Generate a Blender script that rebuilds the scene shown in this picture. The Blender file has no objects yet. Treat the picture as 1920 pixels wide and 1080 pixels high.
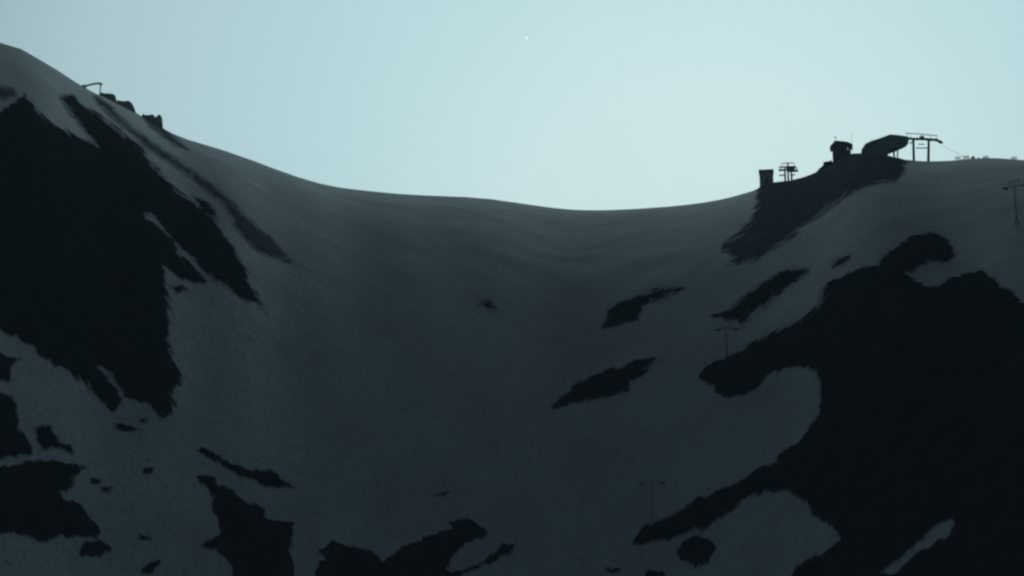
import bpy, math, random
import numpy as np
random.seed(4); rng = np.random.default_rng(7)
scn = bpy.context.scene
COL = scn.collection
R = math.radians

# ------------------------------------------------------------------ camera
PITCH = R(10.0); LENS = 50.0; FPX = 1920 * LENS / 36.0
cam_d = bpy.data.cameras.new('camera'); cam_d.lens = LENS; cam_d.sensor_width = 36
cam_d.clip_start = 0.5; cam_d.clip_end = 20000
cam = bpy.data.objects.new('camera', cam_d); COL.objects.link(cam)
cam.location = (0, 0, 0); cam.rotation_euler = (math.pi / 2 + PITCH, 0, 0)
scn.camera = cam

# ------------------------------------------------------------------ world: dusk sky, glow behind the pass
GLOW_AZ, GLOW_EL = R(8.0), R(9.0)
w = bpy.data.worlds.new('World'); scn.world = w; w.use_nodes = True
nt = w.node_tree; nt.nodes.clear()
tc = nt.nodes.new('ShaderNodeTexCoord')
nrm = nt.nodes.new('ShaderNodeVectorMath'); nrm.operation = 'NORMALIZE'
nt.links.new(tc.outputs['Generated'], nrm.inputs[0])
dt = nt.nodes.new('ShaderNodeVectorMath'); dt.operation = 'DOT_PRODUCT'
nt.links.new(nrm.outputs[0], dt.inputs[0])
dt.inputs[1].default_value = (math.sin(GLOW_AZ) * math.cos(GLOW_EL), math.cos(GLOW_AZ) * math.cos(GLOW_EL), math.sin(GLOW_EL))
ac = nt.nodes.new('ShaderNodeMath'); ac.operation = 'ARCCOSINE'; nt.links.new(dt.outputs['Value'], ac.inputs[0])
dv = nt.nodes.new('ShaderNodeMath'); dv.operation = 'DIVIDE'; dv.inputs[1].default_value = math.pi
nt.links.new(ac.outputs[0], dv.inputs[0])
rp = nt.nodes.new('ShaderNodeValToRGB'); nt.links.new(dv.outputs[0], rp.inputs[0])
SKY = [(0, (.73, .92, .93)), (9, (.675, .88, .90)), (17, (.53, .765, .80)), (27, (.44, .615, .66)),
       (36, (.25, .35, .39)), (45, (.040, .064, .084)), (65, (.005, .0077, .0135)), (100, (.003, .004, .0075)), (180, (.003, .0037, .007))]
cr = rp.color_ramp; cr.interpolation = 'LINEAR'
while len(cr.elements) < len(SKY): cr.elements.new(0.5)
for e, (deg, c) in zip(cr.elements, SKY):
    e.position = deg / 180.0; e.color = (*c, 1)
bg = nt.nodes.new('ShaderNodeBackground'); bg.inputs['Strength'].default_value = 1.0
nt.links.new(rp.outputs[0], bg.inputs['Color'])
wo = nt.nodes.new('ShaderNodeOutputWorld'); nt.links.new(bg.outputs[0], wo.inputs['Surface'])

# the sun has gone behind the pass: wide lamp added above the crest to brighten the ridge snow
sd_ = bpy.data.lights.new('sun', 'SUN'); sd_.energy = .66; sd_.angle = R(40); sd_.color = (.70, 1.0, 1.0)
sun = bpy.data.objects.new('sun', sd_); COL.objects.link(sun)
sun.rotation_euler = (R(90 - 18), 0, math.pi - GLOW_AZ)

scn.view_settings.view_transform = 'Standard'; scn.view_settings.look = 'None'
scn.view_settings.exposure = 0.0; scn.view_settings.gamma = 1.0
scn.render.engine = 'CYCLES'
scn.cycles.filter_width = 2.4; scn.cycles.volume_bounces = 1; scn.cycles.max_bounces = 6

HAZE_DENSITY = 0.00017; HAZE_COLOR = (.72, .81, .92)

# ------------------------------------------------------------------ pixel <-> direction
def px2ae(x, y):
    x = np.asarray(x, float); y = np.asarray(y, float)
    a = (x - 960) / FPX; b = (540 - y) / FPX
    dx = a; dy = math.cos(PITCH) - b * math.sin(PITCH); dz = math.sin(PITCH) + b * math.cos(PITCH)
    return np.arctan2(dx, dy), np.arctan2(dz, np.hypot(dx, dy))
def project(X, Y, Z):
    d = Y * math.cos(PITCH) + Z * math.sin(PITCH); u = -Y * math.sin(PITCH) + Z * math.cos(PITCH)
    d = np.maximum(d, 1e-3)
    return 960 + FPX * X / d, 540 - FPX * u / d

# ------------------------------------------------------------------ noise
PERM = rng.random((512, 512))
def vnoise(x, y):
    xi = np.floor(x).astype(int); yi = np.floor(y).astype(int); fx = x - xi; fy = y - yi
    fx = fx * fx * fx * (fx * (fx * 6 - 15) + 10); fy = fy * fy * fy * (fy * (fy * 6 - 15) + 10)
    g = lambda i, j: PERM[i % 512, j % 512]
    return (g(xi, yi) * (1 - fx) * (1 - fy) + g(xi + 1, yi) * fx * (1 - fy) + g(xi, yi + 1) * (1 - fx) * fy + g(xi + 1, yi + 1) * fx * fy) * 2 - 1
def fbm(x, y, scale, octs=3, gain=.5):
    s = 0; a = 1; t = 0
    for k in range(octs):
        c, q = math.cos(k * 1.1), math.sin(k * 1.1)
        xx = x * c - y * q; yy = x * q + y * c
        s = s + a * vnoise(xx / scale + 17.3 * k, yy / scale + 5.1 * k); t += a; a *= gain; scale *= .5
    return s / t

# ------------------------------------------------------------------ terrain
SKYLINE = [(-900, -120), (-500, -60), (-200, 10), (-60, 58), (0, 80), (40, 92), (80, 115), (110, 133), (140, 153), (158, 165), (175, 174), (200, 184), (225, 197),
 (255, 211), (275, 224), (303, 240), (330, 256), (370, 267), (420, 282), (480, 303), (540, 326), (590, 343), (635, 352), (690, 358), (750, 364),
 (810, 367), (870, 369), (920, 373), (970, 380), (1020, 388), (1060, 393), (1100, 395), (1150, 394), (1200, 391), (1250, 388), (1300, 383),
 (1340, 377), (1380, 369), (1410, 359), (1424, 352), (1451, 344), (1475, 341), (1500, 340), (1520, 339), (1533, 328), (1545, 315), (1560, 306),
 (1578, 300), (1598, 290), (1615, 289), (1640, 292), (1665, 294), (1690, 300), (1715, 303), (1775, 304), (1790, 300), (1810, 298), (1850, 296),
 (1880, 297), (1920, 300), (2050, 312), (2300, 330), (2800, 360)]
sa, se = px2ae([p[0] for p in SKYLINE], [p[1] for p in SKYLINE])
D = math.degrees
fine = np.arange(-26, 26.001, 0.06)
coarse = np.concatenate([np.arange(-180, -26, 2.0), fine, np.arange(28, 180.1, 2.0)])
AZ = np.radians(coarse); AZ[-1] = math.pi
def curve(pts):
    return np.interp(np.degrees(AZ), [p[0] for p in pts], [p[1] for p in pts])
eS = np.interp(AZ, sa, se)
back = [( -180, 9), (-120, 12), (-60, 16), (-40, 20)]
deg = np.degrees(AZ)
eS = np.where(deg < -32, np.radians(np.interp(deg, [-180, -120, -60, -32], [30, 32, 25, D(np.interp(R(-32), sa, se))])), eS)  # unseen hills behind the camera, raised to shade the lower snow
eS = np.where(deg > 32, np.radians(np.interp(deg, [32, 60, 120, 180], [D(np.interp(R(32), sa, se)), 21, 32, 30])), eS)
RC = curve([(-180, 420), (-90, 330), (-40, 350), (-20, 420), (-14, 470), (-7, 560), (3, 640), (8, 590), (11, 550), (15, 500), (20, 470), (40, 400), (90, 330), (180, 420)])
RN = curve([(-180, 60), (-90, 110), (-40, 190), (-20, 225), (-10, 255), (2, 275), (12, 235), (20, 205), (40, 180), (90, 110), (180, 60)])
k = np.ones(25) / 25
def sm(v):
    return np.convolve(np.pad(v, 12, mode='edge'), k, 'valid')
RC = sm(sm(RC)); RN = sm(sm(RN))
# radial samples in tau: tau<0 valley side, 0..1 visible slope, >1 behind the crest
TAU = np.concatenate([np.linspace(-1, -0.02, 50), np.linspace(0, 1.12, 430), np.linspace(1.13, 2.0, 30)])
def rad(t):
    t = t[None, :]
    rr = RN[:, None] + (RC - RN)[:, None] * t
    near = 8 + (RN[:, None] - 8) * (t + 1)
    far = (RN + (RC - RN) * 1.12)[:, None] + (1100 - (RN + (RC - RN) * 1.12))[:, None] * np.clip((t - 1.12) / .88, 0, 1) ** 1.3
    return np.where(t < 0, near, np.where(t > 1.12, far, rr))
RR = rad(TAU)
slope_k = np.interp(TAU, [-1, 0, .15, .35, .5, .7, .85, .95, 1.0, 1.06, 1.12], [2.1, 2.1, 1.85, 1.35, 1.05, .75, .55, .42, .3, -.1, -.6])
Wt = np.zeros_like(TAU); i0 = 50
for i in range(i0 + 1, len(TAU)):
    if TAU[i] <= 1.121: Wt[i] = Wt[i - 1] + .5 * (slope_k[i] + slope_k[i - 1]) * (TAU[i] - TAU[i - 1])
    else: Wt[i] = Wt[i - 1]
Wt /= Wt[np.argmin(abs(TAU - 1))]
XX = RR * np.sin(AZ)[:, None]; YY = RR * np.cos(AZ)[:, None]
E0 = math.tan(R(-3.6))
h0 = RN * E0
h0 = np.where(np.abs(deg) > 90, np.interp(np.abs(deg), [90, 180], [h0[0] if False else -6.9, -1.9]), h0)
und = 3.6 * fbm(XX, YY, 130, 2) + .8 * fbm(XX + 300, YY, 42, 3)
det = 0.11 * fbm(XX, YY + 90, 9, 3)
fade = np.interp(TAU, [-1, 0, .75, 1.0, 2], [1, 1, .35, .10, .3])[None, :]
und = und * fade + det
# the ski slope is a bowl: gentle runnels down the fall line on both flanks
run = np.sin(AZ[:, None] * 95 + RR / 45.0) * .6 + np.sin(AZ[:, None] * 41 - RR / 70 + 2) * 1.4
und = und + run * fade * np.interp(np.abs(deg - 2), [3, 14], [.25, 1])[:, None]
k2 = np.hanning(47); k2 /= k2.sum()
eSs = np.convolve(np.pad(eS, 23, mode='edge'), k2, 'valid')
eSs = np.convolve(np.pad(eSs, 23, mode='edge'), k2, 'valid')
H = RC * np.tan(eSs)
crest_w = np.clip((TAU - .84) / .14, 0, 1); crest_w = crest_w ** 2 * (3 - 2 * crest_w)
fix = np.zeros_like(H)
ii = np.where((TAU >= 0.3) & (TAU <= 1.125))[0]
back_mask = TAU > 1.12
for it in range(16):
    Z = h0[:, None] + (H - h0)[:, None] * Wt[None, :] + und * np.clip((TAU + .0) * 8, 0, 1)[None, :] + fix[:, None] * crest_w[None, :]
    em = np.arctan2(Z[:, ii], RR[:, ii]).max(axis=1)
    if it < 6:
        d = (np.tan(eSs) - np.tan(em)) * RC; H = H + np.convolve(np.pad(d, 23, mode='edge'), k2, 'valid')
    else:
        fix = fix + (np.tan(eS) - np.tan(em)) * RC
# behind the crest the ground falls away to a low plain
zc = Z[:, TAU <= 1.121][:, -1]
tt = np.clip((TAU - 1.12) / .88, 0, 1)
Zb = zc[:, None] * (1 - tt[None, :]) ** 1.5 + (-60) * tt[None, :]
Z = np.where(back_mask[None, :], Zb, Z)
# camera side: knoll under the camera, then a gully, then the foot of the bowl
tn = (TAU + 1)
zn = np.interp(tn, [0, .12, .55, .78, 1.0], [0, .12, 1, .98, 0])
dip = np.interp(np.abs(deg), [0, 60, 120, 180], [30, 26, 10, 3])
lin = -1.9 + (Z[:, i0][:, None] + 1.9) * np.clip(tn, 0, 1)[None, :]
Zn = lin - dip[:, None] * zn[None, :]
Z = np.where((TAU < 0)[None, :], Zn, Z)

GA, GT = AZ, TAU
def sample(A, T, G=None):
    """bilinear sample of the terrain grid at azimuth A, tau T -> X, Y, Z"""
    ia = np.clip(np.searchsorted(GA, A) - 1, 0, len(GA) - 2); fa = (A - GA[ia]) / (GA[ia + 1] - GA[ia])
    it_ = np.clip(np.searchsorted(GT, T) - 1, 0, len(GT) - 2); ft = (T - GT[it_]) / (GT[it_ + 1] - GT[it_])
    def g(M):
        return (M[ia, it_] * (1 - fa) * (1 - ft) + M[ia + 1, it_] * fa * (1 - ft) + M[ia, it_ + 1] * (1 - fa) * ft + M[ia + 1, it_ + 1] * fa * ft)
    r = g(RR); return r * np.sin(A), r * np.cos(A), g(Z)

USED = [None]
def grid_mesh(name, X, Y, Zv, keep=None):
    n, m = X.shape
    idx = np.arange(n * m).reshape(n, m)
    q = np.stack([idx[:-1, :-1], idx[1:, :-1], idx[1:, 1:], idx[:-1, 1:]], -1)[..., ::-1].reshape(-1, 4)
    if keep is not None:
        kq = keep.reshape(-1)[q].all(axis=1); q = q[kq]
    used = np.unique(q); remap = np.full(n * m, -1); remap[used] = np.arange(len(used)); q = remap[q]; USED[0] = used
    co = np.stack([X, Y, Zv], -1).reshape(-1, 3)[used]
    me = bpy.data.meshes.new(name)
    me.vertices.add(len(co)); me.vertices.foreach_set('co', co.astype(np.float32).ravel())
    me.loops.add(len(q) * 4); me.loops.foreach_set('vertex_index', q.astype(np.int32).ravel())
    me.polygons.add(len(q)); me.polygons.foreach_set('loop_start', (np.arange(len(q)) * 4).astype(np.int32))
    me.polygons.foreach_set('use_smooth', np.ones(len(q), bool))
    me.update(calc_edges=True); me.validate()
    return me

# ------------------------------------------------------------------ materials
def mat(name, c1, c2, scale, rough=.8, bump=0.3, bscale=None, detail=6, metallic=0, dist=.2):
    m = bpy.data.materials.new(name); m.use_nodes = True; t = m.node_tree; b = t.nodes['Principled BSDF']
    co = t.nodes.new('ShaderNodeTexCoord'); n = t.nodes.new('ShaderNodeTexNoise'); n.inputs['Scale'].default_value = scale; n.inputs['Detail'].default_value = detail
    n.inputs['Roughness'].default_value = .6
    t.links.new(co.outputs['Object'], n.inputs['Vector'])
    r = t.nodes.new('ShaderNodeValToRGB'); t.links.new(n.outputs['Fac'], r.inputs[0])
    r.color_ramp.elements[0].position = .32; r.color_ramp.elements[1].position = .68
    r.color_ramp.elements[0].color = (*c1, 1); r.color_ramp.elements[1].color = (*c2, 1)
    t.links.new(r.outputs[0], b.inputs['Base Color'])
    b.inputs['Roughness'].default_value = rough; b.inputs['Metallic'].default_value = metallic
    b.inputs['Specular IOR Level'].default_value = .15
    if bump:
        n2 = t.nodes.new('ShaderNodeTexNoise'); n2.inputs['Scale'].default_value = bscale or scale * 4; n2.inputs['Detail'].default_value = 5
        t.links.new(co.outputs['Object'], n2.inputs['Vector'])
        bp = t.nodes.new('ShaderNodeBump'); bp.inputs['Strength'].default_value = bump; bp.inputs['Distance'].default_value = dist
        t.links.new(n2.outputs['Fac'], bp.inputs['Height']); t.links.new(bp.outputs[0], b.inputs['Normal'])
    return m

def snow_material():
    m = mat('snow', (.52, .56, .595), (.65, .70, .74), .05, .75, .3, .55, 8, dist=.5)
    t = m.node_tree; b = t.nodes['Principled BSDF']
    base = b.inputs['Base Color'].links[0].from_socket
    co = t.nodes.new('ShaderNodeTexCoord')
    # blown dust and grit: small dark flecks and broad dirty bands
    n = t.nodes.new('ShaderNodeTexNoise'); n.inputs['Scale'].default_value = .9; n.inputs['Detail'].default_value = 9; n.inputs['Roughness'].default_value = .72
    t.links.new(co.outputs['Object'], n.inputs['Vector'])
    r = t.nodes.new('ShaderNodeValToRGB'); r.color_ramp.elements[0].position = .30; r.color_ramp.elements[1].position = .50
    r.color_ramp.elements[0].color = (.55, .56, .57, 1); r.color_ramp.elements[1].color = (1, 1, 1, 1)
    t.links.new(n.outputs['Fac'], r.inputs[0])
    mx = t.nodes.new('ShaderNodeMix'); mx.data_type = 'RGBA'; mx.blend_type = 'MULTIPLY'; mx.inputs[0].default_value = 1
    t.links.new(base, mx.inputs[6]); t.links.new(r.outputs[0], mx.inputs[7]); t.links.new(mx.outputs[2], b.inputs['Base Color'])
    return m
M_snow = snow_material()
def rock_material(name='bare_rock', c1=(.018, .025, .028), c2=(.044, .056, .060)):
    m = mat(name, c1, c2, .3, .9, .3, 1.1, 8, dist=.4)
    t = m.node_tree; b = t.nodes['Principled BSDF']; base = b.inputs['Base Color'].links[0].from_socket
    b.inputs['Specular IOR Level'].default_value = 0.0
    at = t.nodes.new('ShaderNodeAttribute'); at.attribute_name = 'melt'
    co = t.nodes.new('ShaderNodeTexCoord')
    n = t.nodes.new('ShaderNodeTexNoise'); n.inputs['Scale'].default_value = .4; n.inputs['Detail'].default_value = 8; n.inputs['Roughness'].default_value = .75
    t.links.new(co.outputs['Object'], n.inputs['Vector'])
    # melt + (noise - .5) * 3 : how far the rock has melted free of the snow
    a1 = t.nodes.new('ShaderNodeMath'); a1.operation = 'MULTIPLY_ADD'; a1.inputs[1].default_value = 5.0; a1.inputs[2].default_value = -2.5
    t.links.new(n.outputs['Fac'], a1.inputs[0])
    a2 = t.nodes.new('ShaderNodeMath'); a2.operation = 'ADD'; t.links.new(a1.outputs[0], a2.inputs[0]); t.links.new(at.outputs['Fac'], a2.inputs[1])
    r = t.nodes.new('ShaderNodeMapRange'); r.inputs[1].default_value = -.5; r.inputs[2].default_value = .6; t.links.new(a2.outputs[0], r.inputs[0])
    mx = t.nodes.new('ShaderNodeMix'); mx.data_type = 'RGBA'; mx.inputs[6].default_value = (.56, .60, .63, 1)
    t.links.new(r.outputs[0], mx.inputs[0]); t.links.new(base, mx.inputs[7]); t.links.new(mx.outputs[2], b.inputs['Base Color'])
    return m
M_rock = rock_material()
M_rock_pale = rock_material('pale_rock', (.10, .13, .15), (.19, .235, .255))  # lighter copy of the rock colours for the summit band and upper streaks
M_hazed_frost = mat('hazed_frosted_rock', (.16, .19, .19), (.55, .60, .60), .9, .85, .5, 2.5, 7, dist=.3)  # skyline rocks with snow dusting, colour paled further to stand for haze
M_dark = mat('dark_rock', (.025, .03, .03), (.10, .12, .11), .5, .9, .5, 2, 7, dist=.3)
M_pylon = mat('dull_zinc', (.34, .38, .40), (.46, .50, .52), 1.5, .6, .1, 12)
M_conc = mat('weathered_concrete', (.46, .54, .53), (.60, .68, .67), .8, .85, .3, 6)
M_wood = mat('dark_wood', (.14, .17, .19), (.23, .26, .29), 2.0, .8, .4, 9)
M_tin = mat('dark_roof_sheet', (.10, .14, .14), (.20, .25, .25), 1.2, .6, .2, 8)
M_steel = mat('galvanised_steel', (.24, .30, .30), (.34, .40, .40), 2.0, .55, .1, 12, metallic=.3)
M_shell = mat('green_grey_cladding', (.20, .30, .28), (.28, .40, .37), .7, .7, .2, 5)
M_rubber = mat('black_rubber', (.02, .02, .02), (.035, .035, .035), 3, .8, .1, 12)
M_glass = mat('dark_glass', (.02, .025, .03), (.04, .05, .055), 1, .15, 0)

def tag(o, label=None, cat=None, group=None, kind=None):
    if label: o['label'] = label
    if cat: o['category'] = cat
    if group: o['group'] = group
    if kind: o['kind'] = kind
    return o
def link(name, me, m, parent=None):
    o = bpy.data.objects.new(name, me); COL.objects.link(o)
    if m is not None:
        me.materials.clear(); me.materials.append(m)
    if parent: o.parent = parent
    return o
def empty(name, loc, rz=0):
    o = bpy.data.objects.new(name, None); COL.objects.link(o); o.location = loc; o.rotation_euler = (0, 0, rz)
    o.empty_display_size = 1
    return o

snow = link('snow_slope', grid_mesh('snow_slope', XX, YY, Z), M_snow); tag(snow, kind='structure')

# ------------------------------------------------------------------ bare rock showing through the snow
def sdist(px, py, poly):
    P = np.array(poly, float); Q = np.roll(P, -1, axis=0)
    best = np.full(px.shape, 1e9); ins = np.zeros(px.shape, bool)
    for (x1, y1), (x2, y2) in zip(P, Q):
        ex, ey = x2 - x1, y2 - y1; L = ex * ex + ey * ey + 1e-9
        t = np.clip(((px - x1) * ex + (py - y1) * ey) / L, 0, 1)
        best = np.minimum(best, np.hypot(px - x1 - t * ex, py - y1 - t * ey))
        c = ((y1 > py) != (y2 > py)) & (px < (x2 - x1) * (py - y1) / (y2 - y1 + 1e-12) + x1)
        ins ^= c
    return np.where(ins, best, -best)

# columns used to turn an outline point into azimuth/tau
def patch(name, poly, label, cat, holes=(), group=None, wob=5.0, lift=.45, step=None, rise=.07, soft=1.0, m_=None):
    P = np.array(poly, float)
    a, _ = px2ae(P[:, 0], P[:, 1]); pad = R(.5)
    a0, a1 = max(a.min() - pad, R(-25.9)), min(a.max() + pad, R(25.9))
    # tau window from the terrain vertices that project inside the outline's box
    ia = np.where((AZ >= a0) & (AZ <= a1))[0]
    vx, vy = project(XX[ia], YY[ia], Z[ia])
    m = (vx > P[:, 0].min() - 22) & (vx < P[:, 0].max() + 22) & (vy > P[:, 1].min() - 22) & (vy < P[:, 1].max() + 22) & (TAU[None, :] > -.3) & (TAU[None, :] < 1.06)
    ts = TAU[np.where(m.any(axis=0))[0]]; t0, t1 = ts.min(), ts.max()
    area = (a1 - a0) * (t1 - t0)
    if step is None: step = .04 if area > .02 else .028
    na = int(D(a1 - a0) / step) + 2; ntt = int((t1 - t0) * 330 / (step * 14)) + 2
    A, T = np.meshgrid(np.linspace(a0, a1, na), np.linspace(t0, t1, ntt), indexing='ij')
    X, Y, Zt = sample(A, T)
    px, py = project(X, Y, Zt)
    s = sdist(px, py, poly)
    for hpoly in holes: s = np.minimum(s, -sdist(px, py, hpoly))
    s = s + wob * (fbm(X + 40, Y + 11, 9, 3, .6) * 1.3) + (1.8 + .8 * wob) * fbm(X, Y + 31, 2.6, 3, .75) * 1.6
    rough = np.abs(fbm(X, Y + 50, 7, 4, .6)) * .9 + fbm(X + 9, Y, 2.2, 2) * .07
    off = .04 + np.clip(s, 0, 9) / 9 * lift + np.clip((s - 2) * .04, 0, 1) * (rough * .4 - .05) + np.clip(s + 4, -2, 0) * .12
    keep = s > -6.5
    # drop crumbs that the noise cut loose from the main piece
    lab = np.zeros(keep.shape, int); best = (0, 0); k_ = 0
    K = keep.tolist(); Lb = [[0] * len(K[0]) for _ in K]; nI, nJ = len(K), len(K[0])
    for i in range(nI):
        for j in range(nJ):
            if K[i][j] and not Lb[i][j]:
                k_ += 1; st = [(i, j)]; Lb[i][j] = k_; cnt = 0
                while st:
                    a_, b_ = st.pop(); cnt += 1
                    for c_, d_ in ((a_ + 1, b_), (a_ - 1, b_), (a_, b_ + 1), (a_, b_ - 1)):
                        if 0 <= c_ < nI and 0 <= d_ < nJ and K[c_][d_] and not Lb[c_][d_]: Lb[c_][d_] = k_; st.append((c_, d_))
                if cnt > best[0]: best = (cnt, k_)
    keep = np.array(Lb) == best[1]
    me = grid_mesh(name, X, Y, Zt + off, keep)
    if len(me.polygons) < 2: print('EMPTY PATCH', label); return None
    order = USED[0]
    cover = np.clip(s.reshape(-1)[order] / 5.0, -1.6, 3.0) * soft
    at = me.attributes.new('melt', 'FLOAT', 'POINT'); at.data.foreach_set('value', cover.astype(np.float32))
    o = link(name, me, m_ or M_rock)
    # put the origin at the patch, not the world origin
    c = np.zeros(len(me.vertices) * 3); me.vertices.foreach_get('co', c); c = c.reshape(-1, 3); ctr = c.mean(axis=0)
    me.vertices.foreach_set('co', (c - ctr).astype(np.float32).ravel()); me.update(); o.location = ctr
    tag(o, label, cat, group)
    return o

G1 = 'bare rock patches in the snow'
A_poly = [(-120, 215), (-60, 212), (0, 207), (20, 200), (45, 178), (62, 190), (72, 212), (88, 228), (110, 243), (135, 256), (160, 264), (185, 276), (172, 256), (148, 230),
 (122, 200), (112, 182), (140, 180), (147, 195), (173, 210), (193, 222), (213, 240), (253, 268), (280, 303), (320, 343), (353, 373), (403, 408),
 (430, 450), (443, 477), (460, 503), (467, 527), (483, 557), (503, 592), (480, 569), (466, 573), (447, 557), (430, 541), (410, 529), (392, 525), (383, 534), (350, 526),
 (330, 520), (312, 505), (310, 533), (317, 560), (321, 613), (317, 633), (323, 677), (333, 700), (333, 723), (318, 740), (323, 760), (322, 781), (300, 783), (283, 770),
 (273, 754), (253, 750), (235, 740), (222, 735), (223, 750), (213, 767), (197, 760), (177, 741), (157, 717), (117, 693), (77, 667), (37, 640), (10, 623), (-60, 595), (-120, 580)]
A_holes = [[(268, 402), (290, 410), (313, 434), (330, 452), (347, 468), (370, 492), (396, 521), (388, 527), (362, 500), (338, 480), (320, 450), (300, 430)],
           [(188, 688), (196, 692), (215, 715), (240, 742), (226, 742), (204, 716)]]
patch('rocky_slope', A_poly, 'huge black rock face filling the left flank of the snow bowl', 'rocky slope', A_holes, wob=5)
AA_poly = [(1313, 700), (1323, 682), (1363, 670), (1397, 653), (1433, 633), (1480, 610), (1513, 590), (1537, 563), (1553, 533), (1590, 513), (1620, 503), (1647, 497), (1663, 477),
 (1690, 457), (1713, 442), (1753, 438), (1773, 453), (1793, 477), (1780, 491), (1747, 495), (1720, 507), (1696, 515), (1723, 527), (1743, 537), (1762, 540), (1780, 520),
 (1800, 520), (1813, 507), (1840, 507), (1863, 523), (1897, 543), (1913, 567), (1950, 600), (2050, 660), (2050, 1140), (1450, 1140), (1480, 1080), (1493, 1057), (1520, 1043), (1547, 1030),
 (1575, 1013), (1567, 993), (1533, 973), (1510, 947), (1480, 927), (1447, 923), (1407, 933), (1373, 953), (1347, 977), (1308, 997), (1290, 1004),
 (1270, 1008), (1240, 1020), (1187, 1024), (1193, 1007), (1213, 988), (1240, 979), (1257, 967), (1285, 953), (1310, 933),
 (1347, 920), (1380, 903), (1420, 880), (1453, 863), (1467, 843), (1493, 830), (1520, 800), (1537, 777), (1540, 753), (1537, 715), (1527, 693), (1500, 687), (1470, 687),
 (1447, 700), (1423, 727), (1393, 743), (1370, 745), (1345, 735), (1313, 710)]
AA_holes = [[(1650, 1075), (1697, 1045), (1723, 1019), (1758, 986), (1790, 980), (1776, 1001), (1742, 1023), (1713, 1040), (1676, 1076)]]
patch('rocky_slope', AA_poly, 'huge black rock face with long ragged arms covering the lower right of the bowl', 'rocky slope', AA_holes, wob=4)
Z_poly = [(1357, 457), (1380, 447), (1413, 410), (1422, 380), (1422, 340), (1450, 325), (1510, 320), (1530, 300), (1560, 290), (1600, 276), (1640, 276), (1680, 286), (1696, 304), (1684, 338),
 (1617, 352), (1567, 380), (1533, 403), (1487, 437), (1460, 453), (1413, 487), (1380, 494), (1362, 497), (1380, 483), (1357, 468)]
patch('rock_outcrop', Z_poly, 'dark rock band running down left from below the summit huts', 'rock outcrop', wob=5, lift=.35, m_=M_rock_pale)
B_poly = [(180, 181), (207, 201), (235, 229), (258, 248), (287, 271), (320, 292), (360, 319), (387, 341), (413, 361), (433, 379), (455, 399), (478, 420),
 (513, 452), (533, 472), (552, 495), (520, 483), (493, 474), (473, 460), (453, 438), (437, 410), (413, 378), (377, 348), (333, 314), (293, 288), (265, 268), (233, 239), (205, 212), (180, 189)]
patch('rock_outcrop', B_poly, 'long thin dark rock rib slanting down the left snow slope', 'rock outcrop', wob=2.5, rise=.12, m_=M_rock_pale)
def hug(pts): return pts
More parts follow.
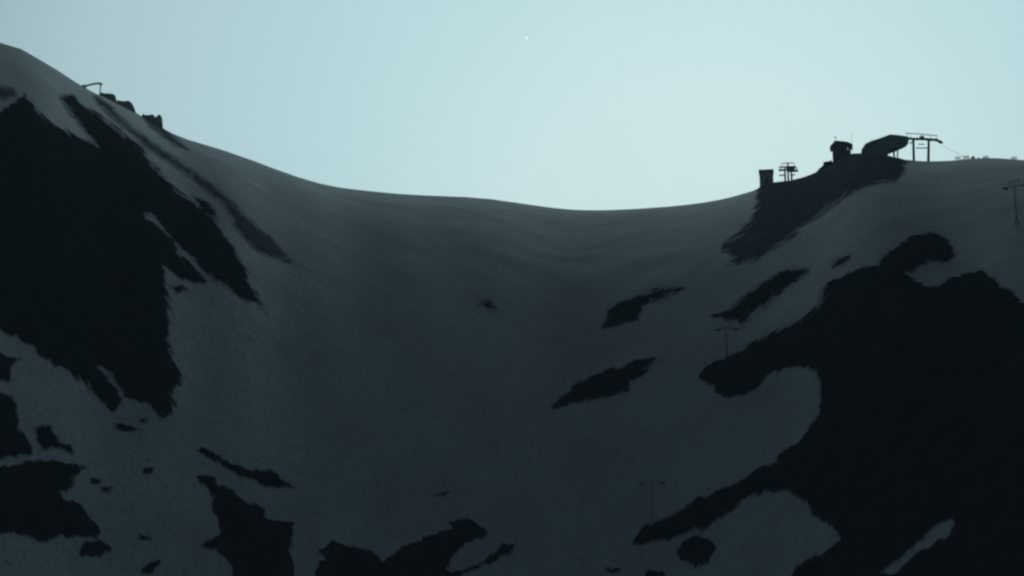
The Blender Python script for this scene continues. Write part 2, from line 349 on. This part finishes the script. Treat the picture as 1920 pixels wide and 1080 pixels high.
PATCHES = [
 ([(1270, 1048), (1263, 1030), (1278, 1014), (1300, 1006), (1330, 1011), (1341, 1033), (1332, 1056), (1303, 1066)], 'rounded dark rock hanging just below the lowest arm of the big right slope', 3),
 ([(360, 366), (385, 377), (406, 400), (398, 409), (375, 393)], 'short dark rock sliver beside the big left rock face edge', 1.5),
 ([(273, 222), (300, 234), (320, 254), (350, 279), (333, 274), (300, 252), (280, 236)], 'narrow rock streak dropping from the pinnacles on the left skyline', 2),
 ([(-60, 655), (0, 663), (37, 673), (20, 688), (17, 715), (-60, 720)], 'small dark rock lump cut by the left picture edge, above a larger one', 2.5),
 ([(-60, 735), (0, 737), (23, 740), (33, 757), (37, 803), (60, 837), (62, 855), (0, 864), (-60, 864)], 'tall black rock block at the left picture edge', 3),
 ([(60, 798), (97, 798), (113, 826), (133, 837), (137, 850), (107, 844), (77, 848), (69, 820)], 'ragged rock patch right of the tall black block', 4),
 ([(-60, 875), (0, 877), (67, 857), (110, 863), (160, 877), (140, 893), (133, 910), (116, 923), (121, 937), (157, 947), (163, 967), (187, 993), (180, 1007), (120, 1008), (87, 1020), (57, 1013), (30, 1003), (-60, 1003)],
  'wide black rock mass in the lower left corner, ragged right edge', 4),
 ([(160, 1017), (187, 1017), (208, 1030), (190, 1046), (150, 1043)], 'round dark rock just below the lower left rock mass', 3),
 ([(267, 1067), (278, 1054), (298, 1052), (297, 1064), (284, 1076), (266, 1076)], 'small dark rock near the bottom edge, left of the jagged rock', 2),
 ([(258, 999), (283, 1008), (285, 1016), (264, 1012)], 'faint small rock above the small dark rock at bottom left', 2),
 ([(213, 792), (232, 794), (253, 801), (269, 808), (240, 811), (218, 803)], 'flat spindle of rock just under the tip of the big left face', 1.5),
 ([(261, 784), (276, 785), (277, 792), (264, 792)], 'tiny rock fleck above the flat rock spindle', 1),
 ([(269, 876), (288, 877), (288, 888), (271, 888)], 'little square rock alone on the snow at lower left', 1.5),
 ([(172, 897), (193, 901), (189, 908), (174, 906)], 'little rock, the left one of a pair at lower left', 1),
 ([(192, 912), (211, 914), (207, 922), (194, 920)], 'little rock, the right one of a pair at lower left', 1),
 ([(370, 845), (390, 841), (413, 854), (430, 869), (467, 879), (503, 882), (527, 896), (547, 909), (574, 918), (520, 918), (483, 908), (453, 892), (420, 878), (395, 861)], 'long wavy rock streak above the jagged rock at lower left', 2),
 ([(367, 890), (400, 896), (407, 909), (437, 920), (460, 940), (493, 956), (497, 973), (560, 979), (550, 988), (550, 1037), (553, 1055), (545, 1130), (450, 1130), (427, 1054), (407, 1037), (373, 1023), (413, 1003), (410, 977), (398, 960), (402, 935), (390, 915), (375, 908)],
  'big jagged black rock rising from the bottom edge left of centre', 3),
 ([(580, 1130), (590, 1073), (607, 1050), (600, 1033), (625, 1015), (640, 1020), (690, 1033), (717, 1050), (740, 1037), (783, 1017), (813, 1000), (847, 988), (835, 977), (873, 972), (893, 983), (914, 1000), (900, 1013), (873, 1020), (853, 1040), (843, 1060), (825, 1074), (850, 1072), (880, 1062), (905, 1050), (925, 1038), (942, 1020), (962, 1022), (960, 1034), (933, 1053), (900, 1066), (870, 1078), (850, 1130)],
  'hooked black rock mass on the bottom edge at centre', 3),
 ([(808, 930), (830, 922), (852, 920), (836, 929)], 'thin faint rock streak on the snow above the hooked rock mass', 1),
 ([(1135, 1066), (1160, 1066), (1163, 1073), (1138, 1073)], 'tiny rock fleck at the bottom edge right of centre', 1),
 ([(1213, 1073), (1243, 1072), (1255, 1090), (1205, 1095)], 'rock cap poking over the bottom edge below the lower pylon', 1.5),
 ([(1130, 613), (1134, 596), (1141, 584), (1157, 570), (1193, 560), (1220, 547), (1247, 537), (1285, 538), (1270, 550), (1233, 560), (1205, 573), (1194, 597), (1173, 607), (1145, 613)], 'club shaped rock patch in mid slope, upper one right of centre', 3),
 ([(1028, 770), (1047, 746), (1073, 726), (1107, 706), (1150, 690), (1193, 676), (1228, 674), (1210, 697), (1182, 717), (1182, 734), (1140, 747), (1093, 753), (1067, 758), (1043, 768)], 'leaf shaped rock patch in mid slope, below the club shaped one', 3),
 ([(893, 563), (920, 566), (935, 580), (916, 578)], 'tiny rock fleck alone in the middle of the snow bowl', 1),
 ([(1336, 592), (1368, 584), (1390, 562), (1420, 539), (1453, 519), (1477, 506), (1514, 509), (1493, 524), (1467, 544), (1437, 568), (1405, 588), (1390, 608), (1373, 600)], 'slanting rock rib between the club shaped patch and the big right face', 3),
 ([(1560, 499), (1572, 486), (1592, 481), (1577, 496)], 'small rock fleck above the big right rock face', 1.5),
 ([(-40, 158), (0, 164), (28, 168), (34, 180), (10, 186), (-40, 180)], 'faint thin rock patch at the left picture edge above the big face', 2.5),
 ([(318, 536), (340, 534), (349, 545), (332, 552)], 'small rock on the snow right of the big left face', 1.5),
]
for poly, lab, wob in PATCHES:
    patch('rock_outcrop', poly, lab, 'rock outcrop', group=G1, wob=wob, rise=.11 if wob < 2 else .09, lift=.35, m_=M_rock_pale if 'pinnacles' in lab or 'faint thin' in lab else None)

# ------------------------------------------------------------------ mesh building helpers
class MB:
    def __init__(s): s.v = []; s.f = []; s.sm = []
    def add(s, vs, fs, smooth=False):
        o = len(s.v); s.v += [tuple(v) for v in vs]; s.f += [[i + o for i in f] for f in fs]; s.sm += [smooth] * len(fs); return s
    def box(s, x0, x1, y0, y1, z0, z1, taper=1.0):
        cx, cy = (x0 + x1) / 2, (y0 + y1) / 2
        vs = [(x0, y0, z0), (x1, y0, z0), (x1, y1, z0), (x0, y1, z0)] + [(cx + (x - cx) * taper, cy + (y - cy) * taper, z1) for x, y in ((x0, y0), (x1, y0), (x1, y1), (x0, y1))]
        return s.add(vs, [(3, 2, 1, 0), (4, 5, 6, 7), (0, 1, 5, 4), (1, 2, 6, 5), (2, 3, 7, 6), (3, 0, 4, 7)])
    def bar(s, p, q, wx, wy=None):
        wy = wy or wx
        p = np.array(p, float); q = np.array(q, float); d = q - p; d /= np.linalg.norm(d)
        up = np.array((0, 0, 1.)) if abs(d[2]) < .9 else np.array((0, 1., 0))
        a = np.cross(d, up); a /= np.linalg.norm(a); b = np.cross(a, d)
        vs = [c + a * i * wx / 2 + b * j * wy / 2 for c in (p, q) for i, j in ((-1, -1), (1, -1), (1, 1), (-1, 1))]
        return s.add(vs, [(3, 2, 1, 0), (4, 5, 6, 7), (0, 1, 5, 4), (1, 2, 6, 5), (2, 3, 7, 6), (3, 0, 4, 7)])
    def tube(s, pts, r, n=10, caps=True):
        P = [np.array(p, float) for p in pts]; rs = r if isinstance(r, (list, tuple)) else [r] * len(P)
        vs = []
        for i, c in enumerate(P):
            d = P[min(i + 1, len(P) - 1)] - P[max(i - 1, 0)]; d /= np.linalg.norm(d)
            up = np.array((0, 0, 1.)) if abs(d[2]) < .9 else np.array((0, 1., 0))
            a = np.cross(d, up); a /= np.linalg.norm(a); b = np.cross(a, d)
            vs += [c + rs[i] * (a * math.cos(2 * math.pi * k / n) + b * math.sin(2 * math.pi * k / n)) for k in range(n)]
        fs = [(i * n + k, i * n + (k + 1) % n, (i + 1) * n + (k + 1) % n, (i + 1) * n + k) for i in range(len(P) - 1) for k in range(n)]
        if caps: fs += [tuple(range(n))[::-1], tuple((len(P) - 1) * n + k for k in range(n))]
        return s.add(vs, fs, True)
    def wheel(s, c, rad, th, n=16):
        c = np.array(c, float)   # axis along y
        vs = [c + (rad * math.cos(2 * math.pi * k / n), sgn * th / 2, rad * math.sin(2 * math.pi * k / n)) for sgn in (-1, 1) for k in range(n)]
        fs = [(k, (k + 1) % n, n + (k + 1) % n, n + k) for k in range(n)] + [tuple(range(n))[::-1], tuple(range(n, 2 * n))]
        return s.add(vs, fs)
    def prism(s, prof, y0, y1, cap=True):
        n = len(prof); vs = [(x, y0, z) for x, z in prof] + [(x, y1, z) for x, z in prof]
        return s.add(vs, [(k, (k + 1) % n, n + (k + 1) % n, n + k) for k in range(n)] + [tuple(range(n))[::-1], tuple(range(n, 2 * n))])
    def build(s, name, m, parent=None, bevel=0):
        me = bpy.data.meshes.new(name); me.from_pydata(s.v, [], s.f)
        me.polygons.foreach_set('use_smooth', s.sm); me.validate(); me.update()
        import bmesh
        b = bmesh.new(); b.from_mesh(me); bmesh.ops.recalc_face_normals(b, faces=b.faces)
        b.to_mesh(me); b.free()
        o = link(name, me, m, parent)
        if bevel:
            md = o.modifiers.new('bevel', 'BEVEL'); md.width = bevel; md.segments = 2; md.limit_method = 'ANGLE'
        return o

def crest(px):
    """world point of the visible crest at picture column px, its distance"""
    a = float(np.interp(px, [p[0] for p in SKYLINE], sa)) ; a = float(px2ae(px, np.interp(px, [p[0] for p in SKYLINE], [p[1] for p in SKYLINE]))[0])
    T = TAU[(TAU > .3) & (TAU < 1.12)]
    X, Y, Zv = sample(np.full(T.shape, a), T); r = np.hypot(X, Y); j = int(np.argmax(Zv / r))
    return a, r[j], np.array((X[j], Y[j], Zv[j]))
def slope_at(px, py):
    a = float(px2ae(px, py)[0])
    T = np.linspace(-.2, 1.0, 2000); A = np.full(T.shape, a)
    for _ in range(3):
        X, Y, Zv = sample(A, T); vx, vy = project(X, Y, Zv)
        j = int(np.argmin(abs(vy - py))); a += (px - vx[j]) / FPX; A = np.full(T.shape, a)
    return a, math.hypot(X[j], Y[j]), np.array((X[j], Y[j], Zv[j]))
class Site:
    """local frame on the ridge: origin where picture point (px, py) meets distance r; local x right, y away, metres"""
    def __init__(s, px, py, r=None, dr=0):
        a, rc, _ = crest(px); s.r = (r or rc) + dr
        a, e = px2ae(px, py); s.a = float(a)
        s.o = np.array((s.r * math.sin(s.a), s.r * math.cos(s.a), s.r * math.tan(float(e))))
        s.px, s.py = px, py
        s.k = math.cos(PITCH) * s.o[1] + math.sin(PITCH) * s.o[2]; s.k = FPX / s.k
        s.kv = s.k * math.cos(float(e)) if False else s.k * (math.cos(PITCH) + math.sin(PITCH) * (py - 540) / -FPX * -1)
    def u(s, px): return (px - s.px) / s.k * math.cos(s.a)
    def w(s, py): return (s.py - py) / s.kv
    def root(s, name): return empty(name, tuple(s.o), -s.a)
def gz(x, y):
    """terrain height below a world point"""
    a = math.atan2(x, y); r = math.hypot(x, y)
    i = min(max(int(np.searchsorted(AZ, a)) - 1, 0), len(AZ) - 2)
    return float(np.interp(r, RR[i], Z[i]))

# ------------------------------------------------------------------ rocks on the left skyline
def crag(px0, px1, ytop, label, spikes, depth=5, name='ridge_rock', m_=None):
    m_ = m_ or M_hazed_frost
    """lumpy rock standing on the crest: outline tops given as (px, py)"""
    cx = (px0 + px1) / 2; s = Site(cx, np.interp(cx, [p[0] for p in SKYLINE], [p[1] for p in SKYLINE]))
    n, m = 46, 30
    us = np.linspace(s.u(px0), s.u(px1), n); vs = np.linspace(-depth / 2, depth / 2, m)
    U, V = np.meshgrid(us, vs, indexing='ij')
    pxs = px0 + (px1 - px0) * (U - us[0]) / (us[-1] - us[0])
    top = np.interp(pxs, [p[0] for p in spikes], [s.w(p[1]) for p in spikes])
    gx = s.o[0] + U * math.cos(s.a) + V * math.sin(s.a); gy = s.o[1] - U * math.sin(s.a) + V * math.cos(s.a)
    g = np.array([[gz(gx[i, j], gy[i, j]) for j in range(m)] for i in range(n)]) - s.o[2]
    q = np.clip(1 - (np.abs(V) / (depth / 2)) ** 2.4, 0, 1) * np.clip(np.minimum(U - us[0], us[-1] - U) / .5, 0, 1) ** .6
    Zl = (g - .8) * (1 - q) + top * q + q * (.35 * fbm(gx * 1, gy * 1, 1.3, 3, .6))
    U = U + .3 * q * fbm(gx + 5, gy, 1.7, 2); V = V + .5 * q * fbm(gx, gy + 8, 1.7, 2)
    o = link(name, grid_mesh(name, U, V, Zl), m_); o.location = tuple(s.o); o.rotation_euler = (0, 0, -s.a)
    for p in o.data.polygons: p.use_smooth = False
    return tag(o, label, 'rock')
crag(184, 221, 0, 'flat topped rock ledge on the left skyline below the bent pipe', [(184, 177.5), (190, 177), (193, 176.6), (212, 176.8), (215, 180), (217, 183), (221, 191)], depth=9)
crag(217, 256, 0, 'humped rock on the left skyline, middle of three', [(217, 190), (224, 192), (230, 191.5), (236, 190.4), (240, 189.6), (246, 194), (250.5, 199), (252, 204), (256, 213)], depth=9)
crag(264, 307, 0, 'twin knobbed rock on the left skyline, lowest of three', [(264, 216), (272, 219), (279, 218), (284, 216), (287, 217), (290, 221), (293, 219), (297, 215), (300, 216.5), (303, 221), (304, 232), (307, 243)], depth=9)
crag(1516, 1562, 0, 'stepped rock shoulder on the skyline left of the gabled hut', [(1516, 338), (1524, 334), (1532, 322), (1540, 313.5), (1544, 312), (1544.5, 305), (1555, 304), (1560, 301), (1562, 302)], depth=8, m_=M_dark)

# ------------------------------------------------------------------ bent pipe on the left skyline
s = Site(187, 175); t = s.root('avalanche_blaster')
tag(t, 'thin bent pipe on a single post standing out from the left skyline', 'avalanche blaster')
MB().tube([(s.u(150), 0, s.w(166)), (s.u(161), 0, s.w(163)), (s.u(172), 0, s.w(159.3)), (s.u(181), 0, s.w(156.8)), (s.u(187), 0, s.w(156.3)), (s.u(190.5), 0, s.w(158.6))], [.28, .28, .28, .28, .30, .36], 12).build('pipe', M_steel, t)
MB().tube([(s.u(187.5), 0, s.w(184)), (s.u(187.5), 0, s.w(157.5))], .17, 8).build('post', M_steel, t)
MB().box(s.u(152), s.u(162), -.6, .6, s.w(172), s.w(162.5), .8).build('anchor_block', M_conc, t, .05)

# ------------------------------------------------------------------ flat roofed concrete hut
s = Site(1437.5, 345); t = s.root('stone_hut')
tag(t, 'square flat roofed stone hut on the ridge, left of the lift mast', 'hut')
w0, w1 = s.u(1424.5), s.u(1450.3)
MB().box(w0, w1, -1.6, 3.2, s.w(366), s.w(324)).build('wall', M_conc, t, .05)
MB().box(w0 - .25, w1 + .2, -1.9, 3.5, s.w(324), s.w(319.8)).build('roof', M_tin, t, .06)
fr = MB().box(-.55, .55, -1.66, -1.603, s.w(352), s.w(336)).build('door', M_wood, t, .02)
MB().box(.28, .40, -1.72, -1.662, s.w(345), s.w(344)).build('handle', M_steel, fr)

# ------------------------------------------------------------------ lift mast with three posts
s = Site(1478, 338); t = s.root('lift_mast')
tag(t, 'lift mast with three posts and stacked crossarms on the low ridge', 'lift mast')
for px, yt in ((1472.3, 312), (1478.2, 305), (1484.5, 318)):
    MB().tube([(s.u(px), (px - 1478) * .06, s.w(350)), (s.u(px), (px - 1478) * .06, s.w(yt))], [.34, .28], 10).build('post', M_steel, t)
for (a, b, y, th) in ((1467, 1490, 305.4, .12), (1461, 1491, 312.3, .30), (1460.5, 1476, 318.4, .34), (1478, 1497, 321.5, .50), (1461, 1473, 328.5, .26), (1482, 1491, 328.8, .26)):
    MB().bar((s.u(a), .35 if y < 319 else -.35, s.w(y)), (s.u(b), .35 if y < 319 else -.35, s.w(y)), .6, th * 1.3).build('crossarm', M_steel, t)
for (xa, ya, xb, yb, th) in ((1491, 312, 1496, 322, .3), (1489, 305, 1491.5, 313, .14), (1467, 305, 1466.5, 313, .14), (1486, 316, 1496, 315.5, .2)):
    MB().bar((s.u(xa), -.3, s.w(ya)), (s.u(xb), -.3, s.w(yb)), th).build('brace', M_steel, t)
MB().box(s.u(1475), s.u(1491), -.6, .5, s.w(320), s.w(313.5)).build('drive_box', M_shell, t, .05)
for px in (1463, 1467, 1488, 1494):
    MB().wheel((s.u(px), -.78, s.w(318.4 if px < 1470 else 321.5)), .34, .16).build('sheave', M_rubber, t)

# ------------------------------------------------------------------ gabled summit hut
s = Site(1578, 303); t = s.root('summit_hut')
tag(t, 'small gabled hut with overhanging roof on top of the rocky shoulder', 'hut')
x0, x1 = s.u(1561.5), s.u(1596)
MB().box(x0, s.u(1588.5), -2.2, 3.2, s.w(318), s.w(276)).box(s.u(1588.5) - .002, x1, -2.2, 3.2, s.w(318), s.w(283.5)).build('wall', M_wood, t, .03)
# asymmetric roof: short left pitch, long right pitch
pr = [(s.u(1557), s.w(277.5)), (s.u(1567.5), s.w(266.8)), (s.u(1590), s.w(270.5)), (s.u(1600), s.w(275.5)), (s.u(1599), s.w(277.3)), (s.u(1589.5), s.w(273.6)), (s.u(1568), s.w(270.5)), (s.u(1559), s.w(278.5))]
MB().prism(pr, -3.0, 4.0).build('roof', M_tin, t)
gp = [(s.u(1561.5), s.w(276)), (s.u(1568), s.w(270.6)), (s.u(1589), s.w(273.7)), (s.u(1588.5), s.w(276))]
MB().prism(gp, -2.19, 3.19).build('gable', M_wood, t)
for px in (1589.2, 1595.4):
    MB().bar((s.u(px), -2.1, s.w(284)), (s.u(px), -2.1, s.w(275 if px > 1592 else 274)), .16).build('porch_post', M_wood, t)
f = MB().box(s.u(1570), s.u(1577), -2.26, -2.203, s.w(288), s.w(281)).build('window', M_conc, t)
MB().box(s.u(1571), s.u(1576), -2.30, -2.262, s.w(287), s.w(282)).build('pane', M_glass, f)
d_ = MB().box(s.u(1580), s.u(1585), -2.27, -2.203, s.w(297), s.w(284)).build('door', M_wood, t)
s2 = Site(1598, 288)
t = s2.root('radio_mast'); tag(t, 'hair thin radio mast rising right of the gabled hut', 'mast')
MB().tube([(0, 0, -1.0), (0, 0, s2.w(247))], [.06, .035], 6).build('pole', M_steel, t)
for zz in (s2.w(252), s2.w(259)): MB().bar((-.25, 0, zz), (.25, 0, zz), .05).build('aerial', M_steel, t)
s2 = Site(1566.5, 268)
t = s2.root('wind_sensor'); tag(t, 'small round wind sensor on a thin rod above the gabled hut roof', 'wind sensor')
MB().tube([(0, 0, -.1), (0, 0, s2.w(258.5))], .03, 6).build('rod', M_steel, t)
MB().tube([(0, 0, s2.w(259.5)), (0, 0, s2.w(258.4)), (0, 0, s2.w(256.6)), (0, 0, s2.w(255.7))], [.08, .26, .26, .08], 10).build('sensor_head', M_rubber, t)

# ------------------------------------------------------------------ chairlift top station
s = Site(1690, 303, dr=-4); t = s.root('lift_station')
tag(t, 'chairlift top station with dark rounded hood and wheel boom on the summit', 'lift station')
top = [(1614.5, 300), (1614.3, 288), (1616, 276.5), (1623, 267.3), (1634, 262.8), (1646, 260.0), (1656, 257.3), (1672, 252.6), (1686, 254.6), (1706, 259.2)]
bot = [(1705.5, 267), (1701.5, 272.3), (1684, 279), (1667, 284), (1664, 290), (1668, 297), (1680, 312), (1650, 330), (1614.5, 330)]
rows = []
ys = [-2.6, -2.4, -1.9, -1.0, 0, 1.0, 1.9, 2.4, 2.6]
prof = [(s.u(x), s.w(y)) for x, y in top + bot]; n = len(prof)
cxm = s.u(1650); czm = s.w(282)
mb = MB(); vs = []
for yy in ys:
    sc = 1 - .18 * (abs(yy) / 2.6) ** 5
    for (x, z) in prof: vs.append((cxm + (x - cxm) * sc, yy * 1.1, czm + (z - czm) * sc))
fs = [(j * n + k_, j * n + (k_ + 1) % n, (j + 1) * n + (k_ + 1) % n, (j + 1) * n + k_) for j in range(len(ys) - 1) for k_ in range(n)]
fs += [tuple(range(n)), tuple((len(ys) - 1) * n + k_ for k_ in range(n))[::-1]]
mb.add(vs, fs, False).build('hood', M_shell, t, .06)
for (pa, pb, y) in ((1676.5, 1677.2, -.9), (1684.5, 1682.5, .9)):
    MB().tube([(s.u(pb), y, s.w(302)), (s.u(pa), y, s.w(277))], .27 if y < 0 else .2, 10).build('hood_strut', M_steel, t)
# main boom and its drooping end
bm = MB()
pts = [(1690, 257.5), (1702, 260.3), (1716, 262.3), (1730, 263.2), (1745, 265.3), (1757, 267.3)]
for (a, b) in zip(pts[:-1], pts[1:]):
    bm.bar((s.u(a[0]), 0, s.w(a[1])), (s.u(b[0]) + .02, 0, s.w(b[1])), 1.0, .52)
bm.build('boom', M_steel, t)
MB().bar((s.u(1756), 0, s.w(266)), (s.u(1768.5), 0, s.w(273.8)), .9, .62).build('boom_tip', M_steel, t)
bt = MB()
for i in range(7):
    px = 1705 + i * 8.5; yy = np.interp(px, [p[0] for p in pts], [p[1] for p in pts]) + 2.6
    MB().wheel((s.u(px), -.72, s.w(yy)), .30, .14).build('sheave', M_rubber, t)
MB().wheel((s.u(1764), -.66, s.w(272.5)), .5, .16).build('sheave', M_rubber, t)
# gantry legs
MB().tube([(s.u(1713.3), 0, s.w(309)), (s.u(1714.5), 0, s.w(264))], [.40, .36], 12).build('leg', M_steel, t)
MB().tube([(s.u(1740.2), 0, s.w(309)), (s.u(1743.3), 0, s.w(266))], [.42, .36], 12).build('leg', M_steel, t)
MB().bar((s.u(1719), -.2, s.w(280.2)), (s.u(1741), -.2, s.w(281.2)), .3, .26).build('crossbar', M_steel, t)
MB().bar((s.u(1723), .2, s.w(272.4)), (s.u(1735), .2, s.w(273.4)), .3, .24).build('catwalk_step', M_steel, t)
MB().bar((s.u(1707), .0, s.w(270.5)), (s.u(1714), .0, s.w(266.5)), .25, .3).build('brace', M_steel, t)
# handrail frame above the boom
for (a, b) in (((1701, 251.2), (1722, 254.0)), ((1722, 254.0), (1760, 260.2))):
    MB().bar((s.u(a[0]), -.5, s.w(a[1])), (s.u(b[0]), -.5, s.w(b[1])), .12, .22).build('handrail', M_steel, t)
for (px, ya, yb) in ((1702, 251.5, 261), (1709, 252.5, 261), (1727.5, 255, 264), (1732.5, 255.7, 264.5), (1746, 258, 266), (1758, 260, 268)):
    MB().bar((s.u(px), -.5, s.w(ya)), (s.u(px + 1.4), -.45, s.w(yb)), .10).build('handrail_post', M_steel, t)
MB().box(s.u(1726.5), s.u(1735), -.4, .4, s.w(263), s.w(258.2)).build('motor_box', M_shell, t, .05)
# haul rope leaving the tip down the back of the ridge
sc_ = Site(1769, 274, r=s.r); p0 = sc_.o
sc2 = Site(1822, 298, r=s.r + 25); p1 = sc2.o
mid = (p0 + p1) / 2 - np.array((0, 0, .45))
o = MB().tube([(0, 0, 0), tuple(mid - p0), tuple(p1 - p0)], .045, 6).build('haul_rope', M_steel); o.location = tuple(p0)
tag(o, 'thin haul rope sloping down right from the station boom tip', 'cable')

# ------------------------------------------------------------------ low things on the right skyline
def panel(px0, px1, yt, yb, label, slats=4):
    s = Site((px0 + px1) / 2, yb); t = s.root('snow_fence'); tag(t, label, 'snow fence', 'low snow fences on the right ridge')
    a, b = s.u(px0), s.u(px1); h = s.w(yt)
    for x in (a + .05, (a + b) / 2, b - .05): MB().bar((x, 0, -.9), (x, 0, h), .12).build('post', M_wood, t)
    m = MB()
    for i in range(slats): z = h * (i + .7) / slats; m.bar((a, -.1, z), (b, -.1, z), .04, h / slats * .5)
    m.build('slat_panel', M_wood, t)
panel(1791, 1801, 294, 299, 'short pale snow fence, leftmost of the ridge fences')
panel(1806, 1817, 292.3, 297.5, 'wide low snow fence beside the dark lump on the right ridge')
panel(1843, 1853, 292.6, 297, 'low snow fence right of the dark lump on the ridge', 3)
panel(1896, 1907, 294, 299, 'lone snow fence near the right picture edge')
crag(1820, 1830, 0, 'small dark lump of rock on the right ridge between two fences', [(1820, 297), (1823, 292.4), (1828, 292.2), (1830, 296)], depth=2)
crag(1832, 1838, 0, 'tiny pale rock on the right ridge beside the dark lump', [(1832, 296.5), (1834, 292.8), (1836, 293), (1838, 296)], depth=1.2)

# ------------------------------------------------------------------ lift pylons on the slope (the same line as the mast)
def pylon(px, py, ytop, label, th=1.0):
    a, r, o = slope_at(px, py); k_ = FPX / (math.cos(PITCH) * o[1] + math.sin(PITCH) * o[2])
    Hh = (py - ytop) / k_; t = empty('lift_pylon', tuple(o), -a + R(-18)); tag(t, label, 'lift pylon', 'lift pylons on the snow slope')
    MB().tube([(0, 0, -1), (0, 0, Hh)], [.30 * th, .20 * th], 12).build('pole', M_pylon, t)
    MB().box(-.5, .5, -.5, .5, -1.2, .3, .85).build('footing', M_pylon, t, .05)
    MB().bar((-2.3, 0, Hh - .25), (2.3, 0, Hh - .25), .26, .26).build('crossarm', M_pylon, t)
    MB().bar((-1.1, 0, Hh + .9), (1.1, 0, Hh + .9), .16, .16).bar((-1.0, 0, Hh - .1), (-1.0, 0, Hh + .95), .14).bar((1.0, 0, Hh - .1), (1.0, 0, Hh + .95), .14).build('work_frame', M_pylon, t)
    for sx in (-2.15, 2.15):
        q = MB().bar((sx, -1.3, Hh - .75), (sx, 1.3, Hh - .35), .14, .24).bar((sx, 0, Hh - .6), (sx, 0, Hh - .2), .12).build('sheave_beam', M_pylon, t)
        w_ = MB()
        for j in range(4):
            c = np.array((sx + .2, -1.1 + j * .73, Hh - .68 + j * .11)); n_ = 10
            w_.tube([c - (.07, 0, 0), c + (.07, 0, 0)], .22, n_)
        w_.build('sheave_train', M_rubber, q)
    m = MB()
    for j in range(int(Hh / .5)): m.bar((-.25, -.45, .5 + j * .5), (.25, -.45, .5 + j * .5), .05)
    m.bar((-.25, -.45, .3), (-.25, -.45, Hh), .06).bar((.25, -.45, .3), (.25, -.45, Hh), .06)
    m.build('ladder', M_pylon, t)
pylon(1222.5, 984, 903, 'lower lift pylon, standing above the left arm of the big right rock face')
pylon(1363, 668, 613, 'upper lift pylon, faint against the snow below the slanting rib')

pylon(1907, 418, 345, 'lift pylon at the right picture edge, standing on plain snow below the skyline', .7)
# ------------------------------------------------------------------ the evening star
a, e = px2ae(988, 71); rr_ = 9000
m = MB(); nn = 12
vs = [(math.sin(math.pi * i / 8) * math.cos(2 * math.pi * j / nn), math.sin(math.pi * i / 8) * math.sin(2 * math.pi * j / nn), math.cos(math.pi * i / 8)) for i in range(1, 8) for j in range(nn)]
fs = [(i * nn + j, i * nn + (j + 1) % nn, (i + 1) * nn + (j + 1) % nn, (i + 1) * nn + j) for i in range(6) for j in range(nn)] + [tuple(range(nn)), tuple(6 * nn + j for j in range(nn))]
m.add([(x * 7, y * 7, z * 7) for x, y, z in vs], fs, True)
ms = bpy.data.materials.new('starlight'); ms.use_nodes = True; b = ms.node_tree.nodes['Principled BSDF']
b.inputs['Base Color'].default_value = (0, 0, 0, 1); b.inputs['Emission Color'].default_value = (.9, 1, 1, 1); b.inputs['Emission Strength'].default_value = 1.2
o = m.build('evening_star', ms); o.location = (rr_ * math.sin(a) * math.cos(e), rr_ * math.cos(a) * math.cos(e), rr_ * math.sin(e))
tag(o, 'tiny bright planet alone high in the pale sky', 'star')

# ------------------------------------------------------------------ haze
zmin = float(Z.min()) - 1; zmax = float(Z.max()) + 30
if HAZE_DENSITY > 0:
    hz = MB().box(-1120, 1120, -1120, 1120, zmin, zmax).build('haze', None)
    mh = bpy.data.materials.new('haze'); mh.use_nodes = True; t = mh.node_tree; t.nodes.clear()
    pv = t.nodes.new('ShaderNodeVolumePrincipled'); pv.inputs['Density'].default_value = HAZE_DENSITY
    pv.inputs['Color'].default_value = (*HAZE_COLOR, 1); pv.inputs['Anisotropy'].default_value = .1
    ou = t.nodes.new('ShaderNodeOutputMaterial'); t.links.new(pv.outputs[0], ou.inputs['Volume'])
    hz.data.materials.append(mh); tag(hz, kind='stuff')
print('terrain z', zmin, zmax)
